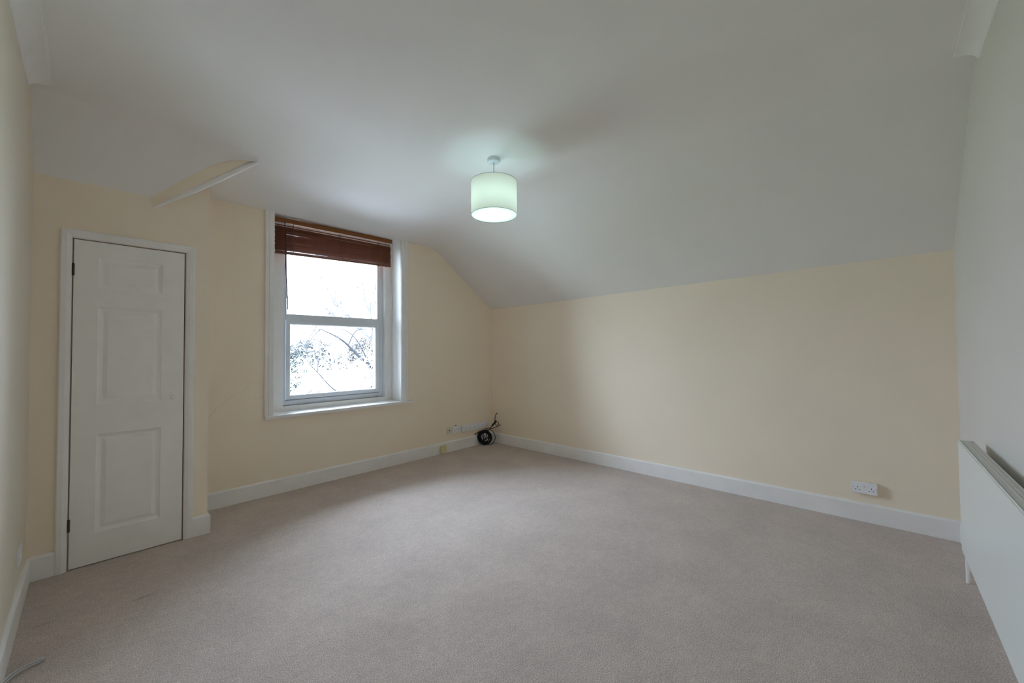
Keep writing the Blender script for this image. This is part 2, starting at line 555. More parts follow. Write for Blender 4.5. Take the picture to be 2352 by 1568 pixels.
# brownish lining inside the opening
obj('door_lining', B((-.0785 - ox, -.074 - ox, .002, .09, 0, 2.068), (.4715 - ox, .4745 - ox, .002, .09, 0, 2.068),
                     (-.078 - ox, .474 - ox, .002, .09, 2.0645, 2.068), (-.078 - ox, .474 - ox, .045, .06, 0, 2.068)), mat('brownish_lining_paint', (0.42, 0.33, 0.26), 0.6), door)
def panelled_leaf(x0, x1, z0, z1, panels, yf, yb):
    bm = bmesh.new()
    pl_, pr_ = panels[0][0], panels[0][1]
    xs = [x0, pl_, pr_, x1]
    zs = [z0]
    for p in sorted(panels, key=lambda q: q[2]): zs += [p[2], p[3]]
    zs.append(z1)
    def q(ps): bm.faces.new([bm.verts.new(p) for p in ps])
    for i in range(3):
        for j in range(len(zs) - 1):
            a, b, c, d = xs[i], xs[i + 1], zs[j], zs[j + 1]
            if i == 1 and j % 2 == 1:
                rings = [(0, 0), (.006, .005), (.020, .011), (.026, .011), (.046, .004), (.050, .004)]
                for (i0, d0), (i1, d1) in zip(rings, rings[1:]):
                    A = [(a + i0, yf + d0, c + i0), (b - i0, yf + d0, c + i0), (b - i0, yf + d0, d - i0), (a + i0, yf + d0, d - i0)]
                    Bq = [(a + i1, yf + d1, c + i1), (b - i1, yf + d1, c + i1), (b - i1, yf + d1, d - i1), (a + i1, yf + d1, d - i1)]
                    for k in range(4):
                        q([A[k], A[(k + 1) % 4], Bq[(k + 1) % 4], Bq[k]])
                i1, d1 = rings[-1]
                q([(a + i1, yf + d1, c + i1), (b - i1, yf + d1, c + i1), (b - i1, yf + d1, d - i1), (a + i1, yf + d1, d - i1)])
            else:
                q([(a, yf, c), (b, yf, c), (b, yf, d), (a, yf, d)])
    q([(x0, yb, z0), (x1, yb, z0), (x1, yb, z1), (x0, yb, z1)])
    q([(x0, yf, z0), (x0, yf, z1), (x0, yb, z1), (x0, yb, z0)])
    q([(x1, yf, z0), (x1, yf, z1), (x1, yb, z1), (x1, yb, z0)])
    q([(x0, yf, z1), (x1, yf, z1), (x1, yb, z1), (x0, yb, z1)])
    q([(x0, yf, z0), (x1, yf, z0), (x1, yb, z0), (x0, yb, z0)])
    bmesh.ops.remove_doubles(bm, verts=bm.verts, dist=1e-5)
    return bm
leaf = obj('door_leaf', panelled_leaf(-.0715 - ox, .467 - ox, .006, 2.060,
      [(.037 - ox, .348 - ox, .196, .820), (.037 - ox, .348 - ox, 1.010, 1.640), (.037 - ox, .348 - ox, 1.752, 1.964)], -.004, .034), DOORP, door)
bm = bmesh.new()
lathe(bm, [(0.001, -.034), (.010, -.033), (.0135, -.028), (.0135, -.022), (.008, -.016), (.006, -.010), (.010, -.004), (.011, 0)], 20, (.406 - ox, -.004, 1.027), 'Y')
obj('knob', bm, CHROME, leaf, smooth=True)
for zc in (1.868, .275):
    bm = bmesh.new()
    tube(bm, [(-.0735 - ox, -.008, zc - .038), (-.0735 - ox, -.008, zc + .038)], .0055, 10)
    box(bm, -.080 - ox, -.067 - ox, -.006, .002, zc - .036, zc + .036)
    obj('hinge', bm, BRONZE, door)

# ------------------------------------------------------------------ window
win = tag(empty('window_1', (1.88, YW, .74)), 'tall white framed window with an opening lower sash, beside the cupboard', 'window', kind='structure')
wx, wy, wz = 1.88, YW, .74
def wbox(name, m, bxs, bevel=0, parent=win, smooth=False):
    return obj(name, B(*[(a - wx, b - wx, c - wy, d - wy, e - wz, f - wz) for a, b, c, d, e, f in bxs]), m, parent, bevel=bevel, smooth=smooth)
cprof = [(0, 0), (0, .020), (.006, .026), (.020, .026), (.026, .018), (.032, .018), (.036, .024), (.048, .024), (.052, .016), (.074, .014), (.080, .010), (.080, 0)]
for xa, s in ((1.115, 1), (2.648, -1)):
    k = 1.0 if s == 1 else 1.08
    bm = bmesh.new()
    pf = [(u * k, v) for u, v in cprof]
    sweep(bm, [((xa - wx, 0, .742 - wz), (s, 0, 0), (0, -1, 0)), ((xa - wx, 0, 2.70 - wz), (s, 0, 0), (0, -1, 0))], pf)
    obj('window_casing', bm, GLOSS, win)
wbox('window_sill', GLOSS, [(1.115, 2.70, 4.148, 4.20, .712, .742), (1.195, 2.56, 4.20, 4.42, .715, .742)], bevel=.004)
wbox('reveal_lining', GLOSS, [(1.189, 1.197, 4.20, 4.42, .742, 2.70), (2.558, 2.566, 4.20, 4.42, .742, 2.70), (1.195, 2.56, 4.20, 4.42, 2.690, 2.700)])
wbox('outer_frame', GLOSS, [(1.195, 1.338, 4.405, 4.50, .742, 2.70), (2.466, 2.56, 4.405, 4.50, .742, 2.70),
                            (1.338, 2.466, 4.405, 4.50, .742, .790), (1.338, 2.466, 4.405, 4.50, 2.62, 2.70)])
# main fixed frame (mitred)
def frame(bm, x0, x1, z0, z1, wl, wr, wb_, wt, yf, yb, ch=.006):
    o = [(x0, z0), (x1, z0), (x1, z1), (x0, z1)]
    i_ = [(x0 + wl, z0 + wb_), (x1 - wr, z0 + wb_), (x1 - wr, z1 - wt), (x0 + wl, z1 - wt)]
    ci = [(x0 + wl + ch, z0 + wb_ + ch), (x1 - wr - ch, z0 + wb_ + ch), (x1 - wr - ch, z1 - wt - ch), (x0 + wl + ch, z1 - wt - ch)]
    L = []
    for pts, y in ((o, yb), (o, yf), (i_, yf), (ci, yf + ch), (ci, yb)):
        L.append([bm.verts.new((x - wx, y - wy, z - wz)) for x, z in pts])
    for a, b in zip(L, L[1:] + [L[0]]):
        for k in range(4):
            bm.faces.new((a[k], a[(k + 1) % 4], b[(k + 1) % 4], b[k]))
    return bm
bm = frame(bmesh.new(), 1.338, 2.466, .790, 2.64, .030, .044, .050, .05, 4.462, 4.53, .008)
box(bm, 1.376 - wx, 2.414 - wx, 4.464 - wy, 4.53 - wy, 1.676 - wz, 1.728 - wz)
mf = obj('main_frame', bm, UPVC, win)
bm = frame(bmesh.new(), 1.380, 2.408, .850, 1.676, .030, .034, .033, .038, 4.446, 4.51, .010)
sash = obj('opening_sash', bm, UPVC, win)
bm = frame(bmesh.new(), 1.376, 2.414, 1.722, 2.588, .008, .012, .010, .008, 4.466, 4.50, .006)
obj('glazing_bead', bm, UPVC, win)
wbox('glass_pane', GLASS, [(1.42, 2.366, 4.484, 4.488, .89, 1.632)], parent=sash)
wbox('glass_pane', GLASS, [(1.384, 2.408, 4.486, 4.490, 1.728, 2.59)])
# handle on the bottom rail of the sash
bm = bmesh.new()
box(bm, 1.868 - wx, 1.915 - wx, 4.442 - wy, 4.453 - wy, .852 - wz, .872 - wz)
tube(bm, [(1.895 - wx, 4.44 - wy, .862 - wz), (1.895 - wx, 4.425 - wy, .862 - wz)], .008, 10)
box(bm, 1.835 - wx, 1.903 - wx, 4.418 - wy, 4.428 - wy, .855 - wz, .870 - wz)
obj('window_handle', bm, UPVC, sash, bevel=.002)
# black rubber seal lines that also paint in the shadow lines around the sash
wbox('seal_shadow_line', HOLE, [(1.378, 2.410, 4.458, 4.463, .8465, .850), (2.408, 2.4105, 4.458, 4.463, .848, 1.676), (1.340, 2.466, 4.458, 4.464, .790, .7925)])

# ------------------------------------------------------------------ wooden blind
blind = tag(empty('venetian_blind', (1.853, 4.30, 2.68)), 'dark brown wooden slatted blind half raised at the top of the window', 'blind')
bx, by, bz = 1.853, 4.30, 2.68
HWID = .633
def tilt(x): return (x) * 0.018
def slatmesh(hw, wdt, th, ang, seed, sag=0.0, slope=.018):
    rnd = random.Random(seed)
    bm = bmesh.new()
    N = 12
    ph = rnd.uniform(0, 6)
    amp = rnd.uniform(.0006, .002)
    rings = []
    for i in range(N + 1):
        x = -hw + 2 * hw * i / N
        zo = slope * x + amp * math.sin(ph + 4 * i / N) - sag * (1 - (x / hw) ** 2)
        ca, sa = math.cos(ang), math.sin(ang)
        pr = [(-wdt / 2, -th / 2), (wdt / 2, -th / 2), (wdt / 2, th / 2), (-wdt / 2, th / 2)]
        rings.append([bm.verts.new((x, u * ca - v * sa, zo + u * sa + v * ca)) for u, v in pr])
    for a, b in zip(rings, rings[1:]):
        for k in range(4): bm.faces.new((a[k], a[(k + 1) % 4], b[(k + 1) % 4], b[k]))
    bm.faces.new(rings[0]); bm.faces.new(rings[-1][::-1])
    return bm
bm = bmesh.new()
sweep(bm, [((-HWID, 0, -.022 - .011), (0, 1, 0), (0, 0, 1)), ((HWID, 0, -.022 + .011), (0, 1, 0), (0, 0, 1))],
      [(-.028, -.020), (-.023, -.023), (-.020, -.023), (-.020, .018), (.03, .018), (.03, .024), (-.024, .024), (-.028, .018)])
obj('valance', bm, RAIL, blind)
bm = bmesh.new()
sweep(bm, [((-HWID + .006, 0, -.018 - .011), (0, 1, 0), (0, 0, 1)), ((HWID - .006, 0, -.018 + .011), (0, 1, 0), (0, 0, 1))],
      [(-.016, -.018), (.026, -.018), (.026, .018), (-.016, .018)])
obj('headrail', bm, SLAT, blind)
z = -.062
nsl = 15
for i in range(nsl):
    t = i / (nsl - 1)
    zz = -.066 - .256 * t
    ang = math.radians(62 + random.uniform(-5, 5))
    sag = 0
    if i == 0: ang = math.radians(38); 
    if i == 1: ang = math.radians(52); zz -= .004
    if i == 3: ang = math.radians(56)
    if i in (13, 14): ang = math.radians(48)
    o = obj('slat', slatmesh(HWID - .008 + random.uniform(-.003, .003), .026, .0022, ang, i, sag, .018 + .018 * t), SLAT, blind)
    o.location = (random.uniform(-.002, .002), random.uniform(-.001, .001), zz)
bm = bmesh.new()
sweep(bm, [((-HWID + .008, 0, -.335 - .024), (0, 1, 0), (0, 0, 1)), ((HWID - .008, 0, -.335 + .024), (0, 1, 0), (0, 0, 1))],
      [(-.013, -.008), (.013, -.008), (.014, 0), (.013, .008), (-.013, .008), (-.014, 0)])
br = obj('bottom_rail', bm, SLAT, blind)
for k, xx in enumerate((1.387, 1.852, 2.315)):
    bm = bmesh.new()
    x = xx - bx
    for yy in (-.017, .017):
        pts = [(x + .002 * math.sin(j * 1.7 + k) + (0.035 * j / 9 if k == 1 else .004 * j / 9), yy - .001 * (j % 2), -.045 - .290 * j / 9) for j in range(10)]
        tube(bm, pts, .0032 if yy < 0 else .0015, 6)
    obj('ladder_cord', bm, TAPE, blind)
    bm = bmesh.new()
    tube(bm, [(x, 0, -.337 + .03 * x), (x, 0, -.356 + .03 * x)], .005, 8, .003)
    obj('cord_button', bm, SLAT, br)
bm = bmesh.new()
pts = [(-.548, -.030, -.05)] + [(-.548 + .030 * t + .002 * math.sin(9 * t), -.031, -.05 - .87 * t) for t in [i / 14 for i in range(1, 15)]]
tube(bm, pts, .0032, 6, .0052)
pts2 = [(p[0] + .004 * math.cos(i * 1.3), p[1] + .004 * math.sin(i * 1.3), p[2]) for i, p in enumerate(pts)]
tube(bm, pts2[:-1], .0022, 5)
obj('lift_cord', bm, CORD, blind)
bm = bmesh.new()
tube(bm, [(.540, -.030, -.04), (.541, -.031, -.2), (.541, -.031, -.345)], .0018, 6)
obj('tilt_cord', bm, TAPE, blind)

# leaf litter on the bottom frame of the window
bm = bmesh.new()
rnd = random.Random(3)
for k in range(46):
    x = 2.20 + (rnd.random() ** .55) * .20
    y = 4.395 + rnd.uniform(.012, .052)
    z = .7925 + rnd.uniform(0, .006 + .016 * max(0, (x - 2.3) / .1))
    r = rnd.uniform(.004, .011)
    a = rnd.uniform(0, 6.3)
    ps = [(x + r * math.cos(a + t) * (1 if j % 2 else .5), y + .5 * r * math.sin(a + t), z + rnd.uniform(0, .004)) for j, t in enumerate((0, 1.3, 2.6, 3.9, 5.1))]
    c = bm.verts.new((x, y, z + .003))
    vs = [bm.verts.new(p) for p in ps]
    for i in range(5): bm.faces.new((c, vs[i], vs[(i + 1) % 5]))
tag(obj('leaf_litter', bm, LEAFD), 'small heap of dry brown leaf bits in the right corner of the window frame', 'debris', kind='stuff')

# ------------------------------------------------------------------ pendant lamp
LX, LY = 2.159, 2.181
zc = zceil(LX, LY)
lamp = tag(empty('pendant_lamp', (LX, LY, zc)), 'lit pale green drum pendant lamp hanging from the ceiling', 'lamp')
bm = bmesh.new()
lathe(bm, [(.051, 0.002), (.051, -.022), (.048, -.028), (.040, -.031), (.010, -.033), (.007, -.040), (.003, -.042)], 36)
obj('ceiling_rose', bm, UPVC, lamp, smooth=True, angle=30)
bm = bmesh.new()
tube(bm, [(0, 0, -.035), (0, 0, -.24)], .0032, 8)
obj('flex', bm, GREYC, lamp)
ztop, zbot, rr = 2.662 - zc, 2.400 - zc, .180
bm = bmesh.new()
seg = 64
for k in range(seg):
    a0, a1 = 2 * PI * k / seg, 2 * PI * (k + 1) / seg
    vs = [bm.verts.new((rr * math.cos(a), rr * math.sin(a), z)) for a, z in ((a0, zbot), (a1, zbot), (a1, ztop), (a0, ztop))]
    bm.faces.new(vs)
bmesh.ops.remove_doubles(bm, verts=bm.verts, dist=1e-5)
sh = obj('lamp_shade', bm, SHADE, lamp, smooth=True, angle=60)
RIM = mat('shade_rim', (0.30, 0.33, 0.29), 0.6)
for z in (ztop, zbot):
    bm = bmesh.new()
    tube(bm, [(rr * math.cos(2 * PI * k / 64), rr * math.sin(2 * PI * k / 64), z) for k in range(65)], .0016, 6)
    obj('rim', bm, RIM, sh, smooth=True)
bm = bmesh.new()
for k in range(3):
    a = 2 * PI * k / 3 + .3
    tube(bm, [(.020 * math.cos(a), .020 * math.sin(a), ztop - .035), (rr * math.cos(a), rr * math.sin(a), ztop)], .0015, 6)
tube(bm, [(.02 * math.cos(2 * PI * k / 16), .02 * math.sin(2 * PI * k / 16), ztop - .035) for k in range(17)], .0015, 6)
obj('shade_spider', bm, UPVC, sh)
bm = bmesh.new()
lathe(bm, [(.004, -.225), (.012, -.228), (.018, -.24), (.018, -.275), (.014, -.285), (.001, -.285)], 20)
obj('lamp_holder', bm, UPVC, lamp, smooth=True)
bm = bmesh.new()
lathe(bm, [(.013, -.285), (.016, -.295), (.028, -.315), (.031, -.335), (.026, -.355), (.012, -.366), (.001, -.368)], 24)
bu = obj('bulb', bm, BULB, lamp, smooth=True)
bm = bmesh.new()
bmesh.ops.create_circle(bm, cap_ends=True, segments=64, radius=rr - .003, matrix=Matrix.Translation((0, 0, zbot + .004)))
obj('diffuser', bm, DIFFU, sh)

# ------------------------------------------------------------------ sockets
def pins(parent, x, z, y=-.0004, s=1.0):
    """one three-pin outlet: holes are dark insets in the face, local frame x right, z up, y = face"""
    bm = bmesh.new()
    box(bm, x - .0022 * s, x + .0022 * s, y - .0006, y + .001, z + .006 * s, z + .0145 * s)
    for sx in (-1, 1):
        box(bm, x + sx * .011 * s - .0035 * s, x + sx * .011 * s + .0035 * s, y - .0006, y + .001, z - .0105 * s, z - .006 * s)
    return obj('pin_holes', bm, HOLE, parent)
def screw(parent, x, z, y=0):
    bm = bmesh.new()
    lathe(bm, [(.0035, 0), (.0030, -.0015), (.0008, -.0018)], 10, (x, y, z), 'Y')
    return obj('screw', bm, CHROME, parent)
def rocker(parent, x, z, m, y=0, wd=.011, h=.018):
    bm = bmesh.new()
    vs = [(x - wd / 2, y, z - h / 2), (x + wd / 2, y, z - h / 2), (x + wd / 2, y, z + h / 2), (x - wd / 2, y, z + h / 2)]
    ys = [-.0012, -.0012, -.0035, -.0035]
    lo_ = [bm.verts.new((a, y + .001, c)) for a, b, c in vs]
    hi_ = [bm.verts.new((a, y + dy, c)) for (a, b, c), dy in zip(vs, ys)]
    bm.faces.new(hi_); bm.faces.new(lo_[::-1])
    for k in range(4): bm.faces.new((lo_[k], lo_[(k + 1) % 4], hi_[(k + 1) % 4], hi_[k]))
    return obj('switch', bm, m, parent)
def double_socket(loc, rotz, depth, label, back_mat=None, screws=HOLE):
    root = tag(empty('double_socket', loc, rotz), label, 'socket')
    pl_ = obj('face_plate', B((-.073, .073, 0, .010 if depth > .012 else depth, -.043, .043)), SOCK, root, bevel=.002)
    if depth > .012:
        obj('back_box', B((-.072, .072, .009, depth, -.042, .042)), back_mat or SOCK, root, bevel=.002)
    for x in (-.040, .040):
        pins(pl_, x, -.008)
    rocker(pl_, -.012, .014, SOCK); rocker(pl_, .012, .014, SOCK)
    o = obj('indicator', B((-.0025, .0025, -.001, .001, .008, .014)), mat('pink_indicator', (.5, .28, .30), .5), pl_)
    screw(pl_, -.0655, 0); screw(pl_, .0655, 0)
    return root
# facing -Y when rotz=0.  right wall faces -X: rotate so that local -Y -> -X
s1 = double_socket((XR - .036, .089, .261), -PI / 2, .036, 'white double socket on a raised box, low on the long right-hand wall', CREAMP)
s2 = double_socket((3.405, YW - .010, .280), 0, .010, 'flush white double socket below the window wall, between cream plate and long socket strip')
s3 = tag(empty('blank_plate', (XL + .009, 3.300, .292), PI / 2), 'blank white cover plate seen edge-on at the far left, left of the cupboard door', 'wall plate')
bpl = obj('face_plate', B((-.073, .073, 0, .009, -.043, .043)), SOCK, s3, bevel=.002)
SCREWS_LATER = [(bpl, -.060, 0), (bpl, .060, 0)]
for q_ in SCREWS_LATER: screw(*q_)
# cream aerial plate
ap = tag(empty('aerial_plate', (3.281, YW - .009, .280)), 'aged cream aerial outlet plate, leftmost of the low row on the window wall', 'socket')
pt = obj('face_plate', B((-.044, .044, 0, .009, -.043, .043)), CREAMP, ap, bevel=.002)
bm = bmesh.new()
lathe(bm, [(.0075, 0), (.0075, -.004), (.004, -.004), (.003, -.001), (.0005, -.001)], 16, (0, 0, 0), 'Y')
obj('aerial_outlet', bm, HOLE, pt)
screw(pt, -.030, 0); screw(pt, .030, 0)
# long six-way strip
ls = tag(empty('socket_strip', (3.723, YW - .032, .272)), 'long white six-outlet socket strip low in the far corner', 'socket')
body = obj('strip_body', B((-.240, .240, 0, .032, -.043, .043)), SOCK, ls, bevel=.004)
for x in (-.178, -.098, -.022, .055, .125, .205):
    pins(body, x, -.008)
for x in (-.138, .018, .165):
    rocker(body, x - .009, .017, SOCK, wd=.009, h=.012); rocker(body, x + .009, .017, SOCK, wd=.009, h=.012)
screw(body, -.222, 0); screw(body, .226, 0)
# junction box on the skirting
jb = tag(empty('telephone_box', (3.158, YW - .018, .062)), 'small yellowed telephone box fixed to the skirting below the window', 'telephone socket')
jbb = obj('box_cover', B((-.048, .048, -.030, 0, -.042, .042)), YELP, jb, bevel=.004)
screw(jbb, -.024, -.004, -.030); screw(jbb, .026, .008, -.030)
obj('slot', B((-.030, -.012, -.0306, -.028, .028, .031)), HOLE, jbb)
bm = bmesh.new()
tube(bm, [(-.024, -.012, -.038), (-.024, -.012, -.050), (-.022, -.010, -.0615)], .0035, 8)
obj('wire', bm, GREYC, jb)
tag(obj('dark_notch', B((3.375, 3.400, YW - .012, YW, .326, .333)), HOLE, bevel=.001), 'tiny dark notch on top of the flush double socket', 'notch')  # dark block standing in for a small dark gap at the plate top

# ------------------------------------------------------------------ coil of cable in the corner
CO = Vector((3.835, 4.100, .004))
coil = tag(empty('cable_coil', CO), 'coil of black cable standing upright in the far corner of the carpet', 'cable')
ur = Vector((.68, -.733, 0)); uf = Vector((.733, .68, 0))
def cp(a, b, d=0.0): return ur * a + Vector((0, 0, 1)) * b + uf * d
rnd = random.Random(11)
bm = bmesh.new()
pts = []
turns = 17
for i in range(turns * 26):
    t = 2 * PI * i / 26
    k = i / 26
    rx = .078 + .021 * math.sin(k * 2.3) + .004 * math.sin(k * 7.1)
    rz = .084 + .019 * math.sin(k * 2.3 + .5)
    cx, cz = .004 * math.sin(k * 1.7), .108 + .003 * math.sin(k * 1.1)
    pts.append(cp(cx + rx * math.cos(t), max(.006, cz + rz * math.sin(t)), .022 * math.sin(k * 1.9) + .010 * math.cos(t + k)))
tube(bm, pts, .0046, 6)
obj('cable_turns', bm, BLACK, coil, smooth=True, angle=80)
bm = bmesh.new()
for (ang, off, r0) in ((1.1, .0, .07), (.75, .02, .075), (1.45, -.025, .07), (.35, .02, .06), (2.0, -.03, .07)):
    p = []
    for i in range(9):
        t = -1 + 2 * i / 8
        a = off + r0 * t * math.cos(ang) * .8
        b = .100 + r0 * t * math.sin(ang)
        p.append(cp(a + .015 * (1 - t * t), b, -.02 + .02 * t * t))
    tube(bm, spline(p, 3), .0052, 6)
obj('inner_strands', bm, BLACK, coil, smooth=True, angle=80)
bm = bmesh.new()
tube(bm, spline([cp(.03, .212), cp(.078, .213), (cp(.120, .180)), cp(.146, .125), cp(.146, .085), cp(.125, .035), cp(.085, .010), cp(.04, .006)], 6), .0050, 7)
obj('loose_loop', bm, BLACK, coil, smooth=True, angle=80)
bm = bmesh.new()
tube(bm, spline([cp(.025, .198), cp(.008, .215), cp(.02, .230), cp(.055, .236), cp(.080, .240), cp(.098, .262), cp(.112, .282)], 5), .0045, 7)
tube(bm, spline([cp(.045, .195), cp(.060, .212), cp(.082, .236), cp(.102, .262), cp(.118, .284)], 5), .0038, 7)
for q in range(7):          # bound knot
    a = q / 6
    c0, c1 = .112 + .046 * a, .277 + .052 * a
    ring = [cp(c0 + .0125 * math.cos(t) * .8, c1 + .010 * math.sin(t) * .8, .009 * math.sin(t + .7)) for t in [2 * PI * j / 12 for j in range(13)]]
    tube(bm, ring, .0042, 6)
tube(bm, [cp(.110, .270), cp(.160, .332)], .011, 8, .008)
ring = [cp(.174 + .024 * math.cos(t), .300 + .022 * math.sin(t), .003 * math.sin(t)) for t in [2 * PI * j / 20 for j in range(21)]]
tube(bm, ring, .0050, 6)
ring = [cp(.155 + .012 * math.cos(t), .333 + .012 * math.sin(t), .003 * math.sin(t)) for t in [2 * PI * j / 14 for j in range(15)]]
tube(bm, ring, .0035, 6)
tube(bm, spline([cp(.147, .338), cp(.147, .365), cp(.151, .395), cp(.158, .420), cp(.170, .438), cp(.177, .444)], 5), .0048, 7)
obj('tied_bundle', bm, BLACK, coil, smooth=True, angle=80)
bm = bmesh.new()
tube(bm, spline([cp(.045, .200), cp(.070, .222), cp(.085, .228), cp(.13, .242), cp(.18, .262), cp(.222, .281)], 5), .0052, 7)
obj('right_tail', bm, BLACK, coil, smooth=True, angle=80)
bm = bmesh.new()
tube(bm, spline([cp(.03, .205), cp(-.01, .205), cp(-.045, .198), cp(-.09, .180), cp(-.135, .155)], 5), .0052, 7)
tube(bm, [cp(-.130, .158), cp(-.152, .142)], .0085, 10, .007)
lt = obj('left_tail', bm, BLACK, coil, smooth=True, angle=60)
bm = bmesh.new()
tube(bm, [cp(-.150, .143), cp(-.162, .132)], .0065, 10)
obj('plug_tip', bm, CHROME, lt)
bm = bmesh.new()
tube(bm, [cp(.172, .439), cp(.182, .447)], .0066, 8)
obj('cable_end', bm, BLACK, coil)
bm = bmesh.new()
tube(bm, [cp(.216, .279), cp(.226, .283)], .0066, 8)
obj('cable_end', bm, BLACK, coil)

# short cable coming out of the left skirting
lc = tag(empty('floor_cable', (XL + .018, 2.62, 0)), 'short pale twin cable poking out over the carpet at the bottom left', 'cable')
bm = bmesh.new()
tube(bm, spline([(-.004, -.06, .030), (.001, -.015, .020), (.018, .025, .017), (.050, .052, .016), (.098, .071, .014)], 6), .0036, 8)
tube(bm, spline([(-.004, -.066, .022), (.003, -.024, .012), (.022, .017, .010), (.052, .044, .009), (.095, .062, .007)], 6), .0032, 8)
obj('twin_flex', bm, GREYC, lc, smooth=True, angle=80)
bm = bmesh.new()
tube(bm, [(.094, .067, .0115), (.104, .071, .0105)], .0066, 10)
obj('cut_end', bm, GREYC, lc)

# ------------------------------------------------------------------ radiator
rad = tag(empty('radiator', (2.27, YB, .25)), 'white panel radiator with a ribbed top grille on the pale wall at the right', 'radiator')
X0, X1, YF, YK, Z0, Z1 = -.90, .90, .100, .048, 0.0, .583
bm = B((X0, X1, YF - .012, YF, Z0, Z1))
obj('front_panel', bm, RADW, rad, bevel=.005, smooth=True)
obj('back_panel', B((X0, X1, YK - .010, YK, Z0 + .01, Z1 - .004)), RADW, rad, bevel=.003, smooth=True)
obj('side_panel', B((X1 - .004, X1 + .001, YK - .006, YF - .006, Z0 + .01, Z1 + .002)), RADW, rad, bevel=.001)
obj('side_panel', B((X0 - .001, X0 + .004, YK - .006, YF - .006, Z0 + .01, Z1 + .002)), RADW, rad, bevel=.001)
bm = bmesh.new()
x = X0 + .01
rib0 = obj('grille_rib', B((0, .0062, YK, YF - .010, Z1 - .012, Z1 - .001)), RADG, rad)
rib0.location = (X1 - .012, 0, 0)
i = 1
while i < 170:
    c = rib0.copy(); C.objects.link(c); c.parent = rad
    c.location = (X1 - .012 - i * .0105, 0, 0)
    i += 1
obj('grille_bar', B((X0, X1, YK + .012, YK + .015, Z1 - .006, Z1 + .000), (X0, X1, YF - .028, YF - .025, Z1 - .006, Z1 + .000)), RADG, rad)
bm = bmesh.new()      # convector fins below the grille
N = 90
prev = None
for i in range(N + 1):
    xx = X0 + .02 + (X1 - X0 - .04) * i / N
    yy = YK + .004 if i % 2 else YF - .016
    a = bm.verts.new((xx, yy, Z0 + .02)); b = bm.verts.new((xx, yy, Z1 - .03))
    if prev: bm.faces.new((prev[0], a, b, prev[1]))
    prev = (a, b)
obj('convector_fins', bm, RADG, rad)
for xx in (-.65, .65):
    obj('wall_bracket', B((xx - .015, xx + .015, .001, YK - .008, .06, .52)), RADG, rad)
bm = bmesh.new()
tube(bm, [(X1 + .215, .060, -.25), (X1 + .215, .060, .020)], .0075, 10)
obj('supply_pipe', bm, GLOSS, rad, smooth=True)
bm = bmesh.new()
tube(bm, [(X1 - .01, .060, .035), (X1 + .223, .060, .035)], .010, 12)
tube(bm, [(X1 + .215, .060, .010), (X1 + .215, .060, .075)], .013, 14)
obj('valve', bm, UPVC, rad, smooth=True, angle=40)

# ------------------------------------------------------------------ the view outside
GROUND = mat('garden_ground', (0.20, 0.24, 0.16), 0.95, 0.4, 3, 0.25, 0.6)
ROOFM = mat('pale_flat_roof', (0.72, 0.70, 0.68), 0.7, 0.2, 10, 0.05, 2)
BRICKW = mat('pale_render_wall', (0.62, 0.58, 0.54), 0.8, 0.2, 10, 0.08, 2)
BARKP = mat('pale_bark', (0.42, 0.40, 0.38), 0.85, 0.3, 40, 0.2, 6)
BARKD = mat('dark_bark', (0.006, 0.006, 0.008), 0.9, 0.3, 40, 0.3, 6)
BARKM2 = mat('grey_roof_lead', (0.045, 0.043, 0.055), 0.8, 0.1, 10, 0.2, 6)
GREEN = mat('evergreen_leaves', (0.0024, 0.0078, 0.0036), 0.7, 0, 1, 0.6, 1.6)
GRASS2 = mat('tan_shrub_leaves', (0.016, 0.0125, 0.008), 0.8, 0, 1, 0.5, 2.2)
tag(obj('bounce_slab', B((-7, 12, 4.7, 12.0, -3.16, -3.1)), mat('bounce_slab_pale', (0.84, 0.84, 0.84), 0.9, 0.2, 3, 0.05, 0.6)), 'unseen pale slab added below the window to bounce light onto the ceiling', 'light bounce', kind='structure')  # added reflector: bright slab throws daylight up at the ceiling by the window
tag(obj('garden_ground', B((-60, 90, 4.7, 120, -3.3, -3.16)), GROUND), 'pale garden ground far below the window', 'ground', kind='structure')

bld = tag(empty('neighbouring_outbuilding', (6.15, 14.3, -3.1), -.33), 'low outbuilding with a flat white roof seen through the lower pane', 'building')
bm = bmesh.new()
def quadroof(bm, x0, x1, y0, y1, za, zb, th):
    vs = [bm.verts.new(p) for p in ((x0, y0, za), (x1, y0, za), (x1, y1, zb), (x0, y1, zb), (x0, y0, za + th), (x1, y0, za + th), (x1, y1, zb + th), (x0, y1, zb + th))]
    for f in ((0, 3, 2, 1), (4, 5, 6, 7), (0, 1, 5, 4), (1, 2, 6, 5), (2, 3, 7, 6), (3, 0, 4, 7)): bm.faces.new([vs[i] for i in f])
quadroof(bm, -.95, 1.05, -.1, 4.2, 3.20, 3.58, .06)
rf = obj('roof', bm, ROOFM, bld)
obj('roof_edge_strip', B((-1.0, -.93, -.14, 4.2, 3.16, 3.30), (-1.0, 1.1, -.14, -.08, 3.16, 3.30)), BARKP, rf)
for xs_ in (-.35, .35):
    bm = bmesh.new()
    quadroof(bm, xs_, xs_ + .035, -.1, 4.2, 3.258, 3.638, .012)
    obj('roof_seam', bm, BARKM2, rf)
bm = bmesh.new(); quadroof(bm, -.85, .95, 0, 4.1, 0, 0, 3.2)
obj('wall', bm, BRICKW, bld)

